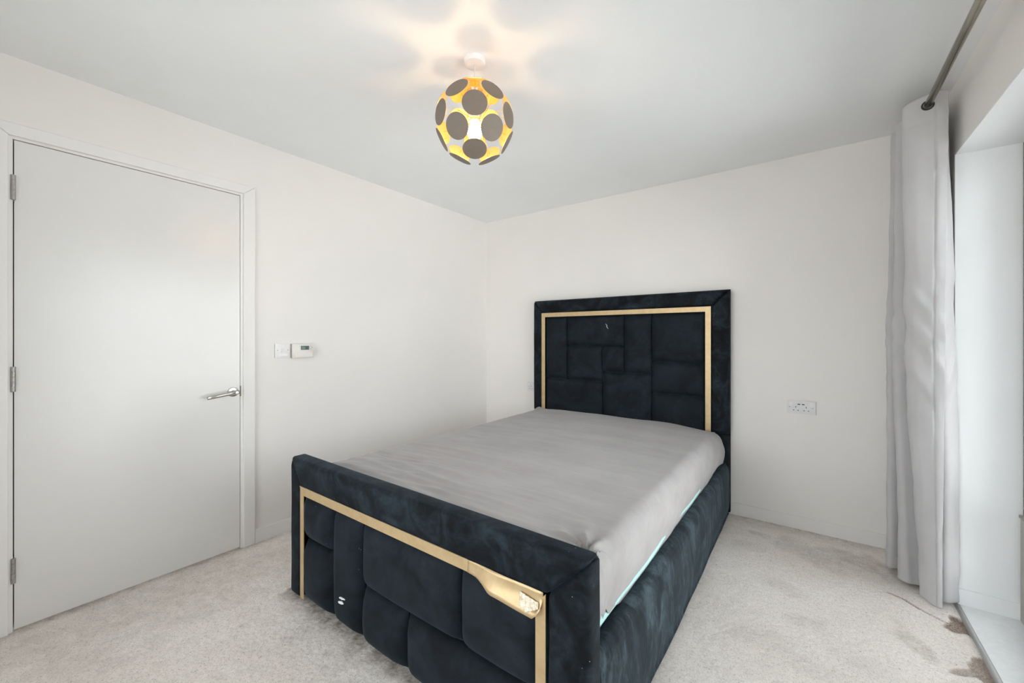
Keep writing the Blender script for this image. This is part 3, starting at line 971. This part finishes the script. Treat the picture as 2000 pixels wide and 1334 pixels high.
# --- side rails, base
def rail(xo, xi, seed):
    """extruded padded rail: profile in (x, z) swept along Y"""
    n = 90
    ys = np.linspace(FY1 - 0.002, HY + 0.02, n)
    s = 1 if xo > xi else -1
    w = abs(xo - xi)
    prof = [(0.0, 0.016), (-0.004, 0.03), (0.004, 0.10), (0.006, 0.18), (0.004, 0.26), (0.0, 0.31), (-0.004, 0.335), (-0.012, 0.352), (-0.024, 0.364),
            (-0.036, 0.367), (-0.048, 0.364), (-0.058, 0.354), (-w, 0.335), (-w, 0.20), (-w, 0.016)]
    P = np.zeros((len(prof) * 3 - 2, n, 3))
    q = np.array(prof)
    tt = np.linspace(0, len(prof) - 1, len(prof) * 3 - 2)
    px = np.interp(tt, range(len(prof)), q[:, 0]); pz = np.interp(tt, range(len(prof)), q[:, 1])
    for j, y in enumerate(ys):
        nzv = fbm(np.full_like(pz, y * 4.0), pz * 8 + px * 8, seed, 3)
        P[:, j, 0] = xo + s * (px + 0.004 * nzv + 0.004 * math.sin(PI * j / (n - 1)))
        P[:, j, 1] = y
        P[:, j, 2] = pz + 0.003 * nzv * (pz > 0.2) - 0.004 * math.sin(PI * j / (n - 1)) * (pz > 0.2)
    o = grid_mesh('side_rail', shift(P), VRAIL_LIT, bed, True)
    bm = bmesh.new(); bm.from_mesh(o.data)
    bmesh.ops.contextual_create(bm, geom=[e for e in bm.edges if e.is_boundary and abs(e.verts[0].co.y - e.verts[1].co.y) < 1e-4 and abs(e.verts[0].co.y - (ys[0] - BO.y)) < 1e-3])
    bmesh.ops.recalc_face_normals(bm, faces=bm.faces[:])
    bm.to_mesh(o.data); bm.free()
    return o


rail(-0.454, -0.520, 50)
rail(-2.006, -1.940, 60)
box('slatted_base', (-1.945, FY1, 0.24), (-0.515, HY, 0.288), WOODB, bed, 0.004, 2, off=BO)

# --- mattress and sheet
MX0, MX1, MY0, MY1, MZ = -1.972, -0.492, 1.024, 3.092, 0.597
mat_o = empty('mattress', (-1.23, 2.06, 0.29), 'thick mattress with aqua ticking showing under the grey sheet', 'mattress')
bm = bmesh.new()
add_box(bm, (-1.925 + 1.23, 1.035 - 2.06, 0.0), (-0.533 + 1.23, 3.078 - 2.06, 0.285))
bevel_all(bm, 0.035, 4)
from_bm('mattress_core', bm, AQUA, mat_o, True)
# piped border rolled up where the sheet has ridden up
for xx, s_ in ((-0.5165, 1),):
    ys = np.linspace(1.06, 3.05, 60)
    pts = [Vector((xx - MZ * 0 + 0.003 * math.sin(y * 9) + 1.23, y - 2.06, 0.388 - 0.29 + 0.003 * math.sin(y * 7 + 1))) for y in ys]
    tube('piping', pts, 0.022, AQUA, mat_o, 10)


def build_sheet():
    cx, cy = (MX0 + MX1) / 2, (MY0 + MY1) / 2
    a, b = (MX1 - MX0) / 2, (MY1 - MY0) / 2
    rc = 0.05
    ext = 0.20
    us = np.linspace(-(a - rc) - 0.078 - ext, (a - rc) + 0.078 + ext, 300)
    vs = np.linspace(-(b - rc) - 0.078 - ext, (b - rc) + 0.078 + ext, 380)
    U, V = np.meshgrid(us, vs, indexing='ij')
    ca, cb = a - rc, b - rc
    ex = np.sign(U) * np.maximum(np.abs(U) - ca, 0); ey = np.sign(V) * np.maximum(np.abs(V) - cb, 0)
    Ln = np.hypot(ex, ey)
    nx = np.where(Ln > 1e-9, ex / np.maximum(Ln, 1e-9), 0); ny = np.where(Ln > 1e-9, ey / np.maximum(Ln, 1e-9), 0)
    # hem length: rides up near the foot corner and towards the head on the window side
    Yw = cy + np.clip(V, -cb, cb)
    hem = 0.245 + 0.012 * vnoise(Yw * 3.1, U * 0 + 4, 9)
    hem = hem - 0.064 * (1 - sstep(1.05, 1.36, Yw)) - 0.050 * np.exp(-((Yw - 2.92) / 0.26) ** 2)
    Lc = np.minimum(Ln, hem + 0.0785 - 0.05)
    arc = rc * PI / 2
    hh = np.where(Lc < arc, rc * np.sin(np.minimum(Lc, arc) / rc), rc)
    dd = np.where(Lc < arc, rc * (1 - np.cos(np.minimum(Lc, arc) / rc)), rc + (Lc - arc))
    X = cx + np.clip(U, -ca, ca) + nx * hh
    Y = cy + np.clip(V, -cb, cb) + ny * hh
    Z = MZ - dd
    side = sstep(0.03, 0.12, dd)
    # soft bulge of the side and mattress crown
    X = X + nx * (0.010 * np.sin(np.clip(dd / 0.24, 0, 1) * PI)) + nx * 0.014 * sstep(2.3, 3.0, Y) * (nx > 0) * side
    X = X - nx * 0.010 * sstep(0.12, 0.24, dd)
    top = 1 - side
    crown = 0.016 * (1 - (np.clip(np.abs(U) / a, 0, 1)) ** 2) * (1 - 0.6 * np.clip(np.abs(V) / b, 0, 1) ** 2)
    Z = Z + crown * top
    # soft dents
    Z = Z + 0.006 * fbm(X * 1.6, Y * 1.6, 12, 2) * top
    # long shallow creases, running nearly across the bed, gathered at the left foot corner
    wx = X + 0.15 * fbm(X * 1.3, Y * 1.3, 14, 2)
    ang = Y - 0.10 * (X + 1.9) - 0.16 * np.exp(-(X + 1.95) / 0.7) * (Y - 1.1)
    c1 = fbm(wx * 1.0, ang * 15, 15, 3)
    c1 = 1 - np.abs(c1) * 2.2
    w1 = np.exp(-((Y - 1.25) / 0.55) ** 2) * np.exp(-((X + 1.7) / 0.75) ** 2)
    top = top * (0.25 + 0.75 * sstep(MX0 + 0.02, MX0 + 0.16, X))
    Z = Z + top * (0.0026 + 0.0095 * w1) * c1
    c2 = 1 - np.abs(fbm(X * 1.8, (Y + 0.05 * X) * 26, 16, 3)) * 2
    Z = Z + top * 0.0017 * c2
    # two smooth ridges sweeping out of the left foot corner
    for k, (off, hgt, wd) in enumerate([(0.10, 0.010, 0.020), (0.155, 0.008, 0.016), (0.22, 0.007, 0.02), (0.29, 0.005, 0.016), (0.37, 0.004, 0.015)]):
        yc = 1.02 + off + 0.02 * k - 0.075 * (X + 1.9) * (1 - 0.1 * k) + 0.02 * np.sin((X + 1.9) * 3 + k)
        amp = hgt * np.exp(-((X + 1.55 - 0.04 * k) / (0.42 + 0.04 * k)) ** 2)
        Z = Z + top * amp * np.exp(-((Y - yc) / wd) ** 2)
    # gathers at the right foot corner
    cxn, cyn = MX1 - 0.03, MY0 + 0.05
    rr = np.hypot(X - cxn, Y - cyn); th = np.arctan2(Y - cyn, X - cxn)
    gth = np.exp(-(rr / 0.14) ** 2) * sstep(0.0, 0.03, rr)
    Z = Z + 0.014 * gth * np.sin(th * 13 + 3 * fbm(X * 9, Y * 9, 18, 2)) + 0.006 * gth
    # fold at the right head corner and tuck at the left one
    rr = np.hypot(X - (MX0 + 0.02), Y - (MY1 - 0.06))
    Z = Z + 0.022 * np.exp(-(rr / 0.035) ** 2) + 0.006 * np.exp(-(rr / 0.15) ** 2) * fbm(X * 40, Y * 40, 19, 2)
    cr = np.abs((Y - 2.62) + 0.9 * (X + 0.66) ** 2 * 4 + 0.5 * (X + 0.60))
    Z = Z - 0.008 * np.exp(-(cr / 0.008) ** 2) * np.exp(-((X + 0.60) / 0.05) ** 2)
    # head edge sags a little towards the window side
    Z = Z - 0.020 * sstep(2.75, 3.09, Y) * sstep(-0.85, -0.50, X)
    Z = Z + 0.006 * fbm(X * 3.5, Y * 2, 23, 2) * sstep(2.8, 3.05, Y) * top
    # vertical drag lines on the side
    X = X + nx * side * 0.004 * fbm(Y * 9 + Z * 4, Z * 2.0, 20, 3)
    Y = Y + ny * side * 0.003 * fbm(X * 9, Z * 2, 22, 2)
    Xi = (Ln <= hem + 0.0785 - 0.05)
    keep = (Xi[:-1, :-1] | Xi[1:, :-1] | Xi[1:, 1:] | Xi[:-1, 1:])
    o = grid_mesh('fitted_sheet', np.stack([X + 1.23, Y - 2.06, Z - 0.29], -1), SHEET, None, True, keep)
    bm = bmesh.new(); bm.from_mesh(o.data)
    bmesh.ops.delete(bm, geom=[v for v in bm.verts if not v.link_faces], context='VERTS')
    bmesh.ops.recalc_face_normals(bm, faces=bm.faces[:])
    bm.to_mesh(o.data); bm.free()
    o.location = (-1.23, 2.06, 0.29)
    md = o.modifiers.new('thick', 'SOLIDIFY'); md.thickness = 0.002; md.offset = -1
    tag(o, 'rumpled grey fitted sheet stretched over the mattress', 'bed sheet')
    return o


build_sheet()

# ------------------------------------------------------------------ curtain and pole
PX, PZ = 0.425, 2.280
cur = empty('curtain', (0.43, 2.82, 0.0), 'pale grey eyelet curtain bunched at the far side of the window', 'curtain')


def spline(pts, n):
    """Catmull-Rom through pts -> n samples, plus parameter"""
    p = np.array(pts, float)
    p = np.vstack([2 * p[0] - p[1], p, 2 * p[-1] - p[-2]])
    m = len(pts) - 1
    t = np.linspace(0, m - 1e-9, n)
    i = t.astype(int); f = (t - i)[:, None]
    p0, p1, p2, p3 = p[i], p[i + 1], p[i + 2], p[i + 3]
    return 0.5 * (2 * p1 + (p2 - p0) * f + (2 * p0 - 5 * p1 + 4 * p2 - p3) * f ** 2 + (3 * p1 - p0 - 3 * p2 + p3) * f ** 3)


def build_curtain():
    # plan outlines (x, y) at top, middle, bottom; first point is the free leading edge
    top = [(0.490, 2.606), (0.462, 2.600), (0.425, 2.602), (0.385, 2.604), (0.352, 2.622), (0.352, 2.655), (0.395, 2.680), (0.460, 2.690), (0.500, 2.704), (0.513, 2.730), (0.505, 2.752),
           (0.460, 2.775), (0.395, 2.785), (0.352, 2.802), (0.350, 2.830), (0.395, 2.855), (0.460, 2.868), (0.507, 2.885), (0.508, 2.912), (0.455, 2.938), (0.395, 2.950), (0.352, 2.968), (0.352, 2.995), (0.400, 3.020), (0.48, 3.035)]
    mid = [(0.476, 2.592), (0.452, 2.590), (0.418, 2.598), (0.384, 2.612), (0.362, 2.640), (0.370, 2.675), (0.418, 2.662), (0.480, 2.638), (0.521, 2.672), (0.542, 2.712), (0.526, 2.738),
           (0.460, 2.775), (0.395, 2.785), (0.345, 2.790), (0.340, 2.822), (0.395, 2.850), (0.460, 2.868), (0.512, 2.890), (0.508, 2.915), (0.450, 2.935), (0.390, 2.935), (0.336, 2.935), (0.335, 2.965), (0.390, 3.000), (0.48, 3.030)]
    bot = [(0.474, 2.622), (0.462, 2.622), (0.445, 2.630), (0.424, 2.645), (0.409, 2.672), (0.424, 2.700), (0.450, 2.692), (0.492, 2.668), (0.530, 2.690), (0.546, 2.716), (0.526, 2.742),
           (0.480, 2.765), (0.415, 2.772), (0.376, 2.762), (0.352, 2.792), (0.390, 2.835), (0.455, 2.868), (0.508, 2.895), (0.505, 2.920), (0.450, 2.930), (0.380, 2.892), (0.330, 2.868), (0.322, 2.910), (0.380, 2.985), (0.47, 3.020)]
    n = 300
    T, M, B = spline(top, n), spline(mid, n), spline(bot, n)
    nz = 150
    zt = 2.318
    zz = np.concatenate([np.linspace(0.016, 0.20, 24)[:-1], np.linspace(0.20, 2.0, 90)[:-1], np.linspace(2.0, zt, nz - 112)])
    P = np.zeros((n, len(zz), 3))
    s = np.linspace(0, 1, n)
    for j, z in enumerate(zz):
        h = z / zt
        wB = sstep(0.55, 0.0, np.array([h]))[0] if False else float(1 - sstep(0.0, 0.50, h))
        wT = float(sstep(0.45, 0.98, h))
        wM = 1 - wB - wT
        xy = T * wT + M * wM + B * wB
        P[:, j, 0] = xy[:, 0]; P[:, j, 1] = xy[:, 1]; P[:, j, 2] = z
    # normals in plan
    d = np.gradient(P[..., :2], axis=0)
    ln = np.maximum(np.hypot(d[..., 0], d[..., 1]), 1e-9)
    nx, ny = d[..., 1] / ln, -d[..., 0] / ln
    arc = np.concatenate([[0], np.cumsum(np.hypot(np.diff(M[:, 0]), np.diff(M[:, 1])))])
    A = arc[:, None] + 0 * P[..., 2]; Zv = P[..., 2]
    w = 0.0048 * fbm(A * 14, Zv * 5, 61, 3) * (0.35 + sstep(1.7, 0.9, Zv) if False else 1.0)
    w = w + 0.011 * (1 - np.abs(fbm(A * 5 + Zv * 1.2, Zv * 8 - A * 9, 63, 3)) * 2.2) * np.exp(-((Zv - 1.22) / 0.30) ** 2)
    # stitched side hem: 32 mm band of doubled cloth with a sewn dip at its inner edge and small puckers
    band = 1 - sstep(0.030, 0.034, A)
    w = w + 0.0016 * band - 0.0022 * np.exp(-((A - 0.034) / 0.0035) ** 2) + 0.0055 * band * fbm(A * 8, Zv * 22, 65, 2)
    w = w + 0.0075 * fbm(A * 5, Zv * 13, 67, 3) * np.exp(-Zv / 0.35)
    # bottom hem
    w = w - 0.0018 * np.exp(-((Zv - 0.13) / 0.004) ** 2)
    # head band
    w = w - 0.0018 * np.exp(-((Zv - 2.205) / 0.005) ** 2)
    P[..., 0] -= nx * w; P[..., 1] -= ny * w
    P[..., 0] = np.where(P[..., 1] > 2.722, np.minimum(P[..., 0], 0.5275), P[..., 0])
    # uneven bottom: leading corner droops onto the carpet
    tail = np.exp(-((A[:, :1] - 0.03) / 0.035) ** 2)
    lift = 0.010 * vnoise(A[:, :1] * 9, 0 * A[:, :1], 66) + 0.008
    low = np.clip(lift - 0.040 * tail, -0.011, 0.04)
    fall = np.exp(-Zv / 0.10)
    P[..., 2] = P[..., 2] + low * fall
    # wavy top edge
    P[..., 2] = P[..., 2] + 0.012 * np.sin(A * 26 + 0.6) * sstep(2.15, zt, Zv)
    P -= np.array((0.43, 2.82, 0.0))
    o = grid_mesh('cloth', P, CURTAIN, cur, True)
    md = o.modifiers.new('thick', 'SOLIDIFY'); md.thickness = 0.0022; md.offset = 0
    return o


build_curtain()
# eyelet rings where the pole threads the cloth
RING = m_plain('eyelet_ring', (0.62, 0.61, 0.62), 0.35, 0.3)
for y in (2.602, 2.697, 2.781, 2.862, 2.944, 3.022):
    bm = bmesh.new()
    R0, rr = 0.026, 0.0045
    n1, n2 = 28, 8
    V = [[bm.verts.new((PX - 0.43 + (R0 + rr * math.cos(b)) * math.cos(a), y - 2.82 + 0.65 * rr * math.sin(b), PZ + (R0 + rr * math.cos(b)) * math.sin(a)))
          for b in [2 * PI * k / n2 for k in range(n2)]] for a in [2 * PI * k / n1 for k in range(n1)]]
    for i in range(n1):
        for k in range(n2):
            bm.faces.new((V[i][k], V[(i + 1) % n1][k], V[(i + 1) % n1][(k + 1) % n2], V[i][(k + 1) % n2]))
    ring = from_bm('eyelet', bm, RING, cur, True)
    # dark hole seen round the pole
    lathe('eyelet_hole', [(0.0150, 0.0), (0.0225, 0.0), (0.0225, 0.006), (0.0150, 0.006), (0.0150, 0.0)], SLOT, ring, 24, 'Y', (PX - 0.43, y - 2.82 - 0.004, PZ))

pole = empty('curtain_pole', (PX, 1.7, PZ), 'thin antique brass curtain pole running above the window', 'curtain pole')
tube('rod', [(0, -1.45, 0), (0, 1.36, 0)], 0.0140, POLE, pole, 20)
for y, s in ((-1.45, -1), (1.36, 1)):
    lathe('finial', [(0, 0), (0.016, 0), (0.016, 0.012), (0.011, 0.016), (0.011, 0.022), (0.020, 0.032), (0.022, 0.042), (0.016, 0.054), (0, 0.058)], POLE, pole, 20,
          Vector((0, s, 0)), (0, y, 0))
for y in (-1.30, 1.34):
    bk = tube('bracket', [(0, y, -0.017), (0.03, y, -0.020), (0.09, y, -0.020), (XR - PX - 0.001, y, -0.020)], 0.006, POLE, pole, 10)
    lathe('bracket_plate', [(0, 0.006), (0.020, 0.006), (0.022, 0.003), (0.022, 0)], POLE, bk, 20, Vector((-1, 0, 0)), (XR - PX, y, -0.020))

# ------------------------------------------------------------------ pendant light
LC = Vector((-1.144, 1.287, 2.134))
pen = empty('pendant_light', (LC.x, LC.y, H), 'globe pendant of black and gold discs lit above the bed', 'pendant light')
zc = LC.z - H
lathe('ceiling_rose', [(0, -0.0235), (0.034, -0.0235), (0.042, -0.020), (0.045, -0.012), (0.045, 0)], PLASTIC, pen, 40)
tube('cord', [(0, 0, -0.022), (0, 0, zc + 0.055)], 0.0022, PLASTIC, pen, 8)
lathe('lamp_holder', [(0, 0.062), (0.009, 0.060), (0.012, 0.045), (0.019, 0.040), (0.021, 0.005), (0.0165, 0.002), (0, 0.002)], CREAM, pen, 24, 'Z', (0, 0, zc))
lathe('bulb', [(0.012, 0.004), (0.013, -0.004), (0.020, -0.014), (0.0270, -0.028), (0.0300, -0.042), (0.0280, -0.055), (0.0215, -0.066), (0.011, -0.0725), (0, -0.074)], BULB, pen, 24, 'Z', (0, 0, zc))
# open gold collar at the crown
lathe('collar', [(0.0350, 0.132), (0.0362, 0.132), (0.0362, 0.157), (0.0350, 0.157), (0.0350, 0.132)], DISC_IN, pen, 36, 'Z', (0, 0, zc))
for k in range(3):
    a = 2 * PI * k / 3 + 0.5
    tube('collar_strut', [(0.0030 * math.cos(a), 0.0030 * math.sin(a), zc + 0.150), (0.0352 * math.cos(a), 0.0352 * math.sin(a), zc + 0.150)], 0.0012, WIRE, pen, 6)
# hub ring that carries the spokes
bm = bmesh.new()
n1 = 36
tube_bm(bm, [(0.036 * math.cos(2 * PI * k / n1), 0.036 * math.sin(2 * PI * k / n1), zc + 0.012) for k in range(n1 + 1)], 0.0016, 6, False)
hub = from_bm('hub_ring', bm, WIRE, pen, True)
for k in range(3):
    a = 2 * PI * k / 3 + 0.3
    tube('hub_arm', [(0.018 * math.cos(a), 0.018 * math.sin(a), zc + 0.012), (0.036 * math.cos(a), 0.036 * math.sin(a), zc + 0.012)], 0.0014, WIRE, hub, 6)
R_G, R_D = 0.157, 0.0495
camaz = math.atan2(-LC.y, -LC.x)
dirs = []
for lat, azs in ((-1.5, (0, 60, 120, 180, 240, 300)), (27, (30, 90, 150, 210, 270, 330)), (-29.5, (30, 90, 150, 210, 270, 330)), (-64, (0, 115, 245)), (65, (0, 120, 240))):
    for az in azs:
        dirs.append((math.radians(lat), camaz + math.radians(az)))
disc_me = None
for lat, az in dirs:
    d = Vector((math.cos(lat) * math.cos(az), math.cos(lat) * math.sin(az), math.sin(lat)))
    if disc_me is None:
        bm = bmesh.new()
        n1 = 40
        rings = []
        for r, h in ((0, 0.0012), (R_D - 0.0012, 0.0012), (R_D, 0.0004), (R_D, -0.0006), (R_D - 0.0008, -0.0012), (0, -0.0012)):
            rings.append([bm.verts.new((0, 0, h))] if r == 0 else [bm.verts.new((r * math.cos(2 * PI * k / n1), r * math.sin(2 * PI * k / n1), h)) for k in range(n1)])
        for i, (a, b) in enumerate(zip(rings[:-1], rings[1:])):
            for k in range(n1):
                va = [a[0]] if len(a) == 1 else [a[k], a[(k + 1) % n1]]
                vb = [b[0]] if len(b) == 1 else [b[(k + 1) % n1], b[k]]
                f = bm.faces.new(va + vb)
                f.material_index = 0 if i < 2 else 1
        bmesh.ops.recalc_face_normals(bm, faces=bm.faces[:])
        disc_me = bpy.data.meshes.new('shade_disc'); bm.to_mesh(disc_me); bm.free()
        disc_me.materials.append(DISC_OUT); disc_me.materials.append(DISC_IN)
    o = bpy.data.objects.new('shade_disc', disc_me)
    COL.objects.link(o)
    o.parent = pen
    o.matrix_local = Matrix.Translation(Vector((0, 0, zc)) + d * R_G) @ d.to_track_quat('Z', 'Y').to_matrix().to_4x4()
    # wire spoke from hub to disc (in disc space)
    hubp = Vector((0.036 * math.cos(az), 0.036 * math.sin(az), zc + 0.012))
    inv = o.matrix_local.inverted()
    a = inv @ hubp; b = Vector((0, 0, -0.0012))
    tube('spoke', [a, b], 0.0011, WIRE, o, 6)

# ------------------------------------------------------------------ wall fittings
def plate_on_left(name, y0, y1, z0, z1, t, m, root, bev=0.003):
    return box(name, (0, y0, z0), (t, y1, z1), m, root, bev, 3)


sw = empty('light_switch', (XL, 1.1985, 1.145), 'square white light switch plate beside the door frame', 'light switch')
box('plate', (0, -0.0435, -0.0435), (0.009, 0.0435, 0.0435), PLASTIC, sw, 0.003, 3)
box('rocker', (0.0085, -0.008, -0.0125), (0.0125, 0.006, 0.0125), PLASTIC_G, sw, 0.0015, 2)
for y in (-0.0285, 0.0330):
    lathe('screw', [(0, 0.0100), (0.0026, 0.0098), (0.0032, 0.0085)], SCREW, sw, 12, 'X', (0, y, 0.003))
box('label_strip', (0.0088, -0.022, -0.034), (0.0094, 0.030, -0.020), m_plain('pale_label', (0.85, 0.86, 0.88), 0.4), sw)

th = empty('thermostat', (XL, 1.321, 1.140), 'cream wall thermostat with small green display', 'thermostat')
box('body', (0, -0.0675, -0.0455), (0.026, 0.0675, 0.0455), CREAM, th, 0.006, 3)
box('flap', (0.0255, -0.056, -0.040), (0.0285, 0.060, -0.010), CREAM, th, 0.0015, 2)
box('bezel', (0.0255, -0.024, 0.002), (0.0280, 0.042, 0.038), PLASTIC, th, 0.002, 2)
dsp = box('display', (0.0275, -0.018, 0.007), (0.0286, 0.036, 0.033), LCD, th)
box('segment_area', (0.0284, -0.014, 0.011), (0.0289, 0.010, 0.028), LCD3, dsp)
pt = [(0.0287, y, z) for y, z in ((0.016, 0.019), (0.0215, 0.0275), (0.027, 0.019), (0.025, 0.019), (0.025, 0.011), (0.018, 0.011), (0.018, 0.019))]
bm = bmesh.new()
fa = bm.faces.new([bm.verts.new(q) for q in pt])
ex = bmesh.ops.extrude_face_region(bm, geom=[fa])
bmesh.ops.translate(bm, verts=[v for v in ex['geom'] if isinstance(v, bmesh.types.BMVert)], vec=(0.0004, 0, 0))
from_bm('house_symbol', bm, LCD2, dsp)
for y, z, s in ((0.0475, 0.030, 0.0022), (0.0475, 0.013, 0.0022), (0.056, 0.022, 0.003)):
    box('button', (0.0255, y - s, z - s * 1.3), (0.0275, y + s, z + s * 1.3), GREYTXT, th, 0.0006, 1)


def socket(name, x, z, w, h, label, usb):
    r = empty(name, (x, YB, z), label, 'socket')
    box('plate', (-w / 2, -0.010, -h / 2), (w / 2, 0, h / 2), PLASTIC_G, r, 0.003, 3)
    for s in (-1, 1):
        xr = s * (w / 2 - 0.022)
        box('rocker', (xr - 0.0075, -0.0135, 0.008), (xr + 0.0075, -0.0095, 0.031), PLASTIC, r, 0.0015, 2)
        xc = s * (0.027 if usb else 0.034)
        bm = bmesh.new()
        add_box(bm, (xc - 0.0018, -0.0104, -0.003), (xc + 0.0018, -0.0097, 0.0065))
        for q in (-1, 1):
            add_box(bm, (xc + q * 0.0115 - 0.0038, -0.0104, -0.0215), (xc + q * 0.0115 + 0.0038, -0.0097, -0.0175))
        from_bm('pin_holes', bm, SLOT, r)
        lathe('screw', [(0, 0.0108), (0.0028, 0.0106), (0.0034, 0.0095)], SCREW, r, 12, Vector((0, -1, 0)), (s * (w / 2 - 0.014), 0, -0.0005))
        if usb:
            box('usb_port', (s * 0.0115 - 0.0070, -0.0105, 0.0165), (s * 0.0115 + 0.0070, -0.0097, 0.0225), SLOT, r)
    return r


socket('double_socket', -0.053, 0.779, 0.150, 0.083, 'white double wall socket with ports to the right of the bed', True)
socket('wall_socket', -2.094, 0.764, 0.146, 0.085, 'white wall socket half hidden behind the headboard left edge', False)
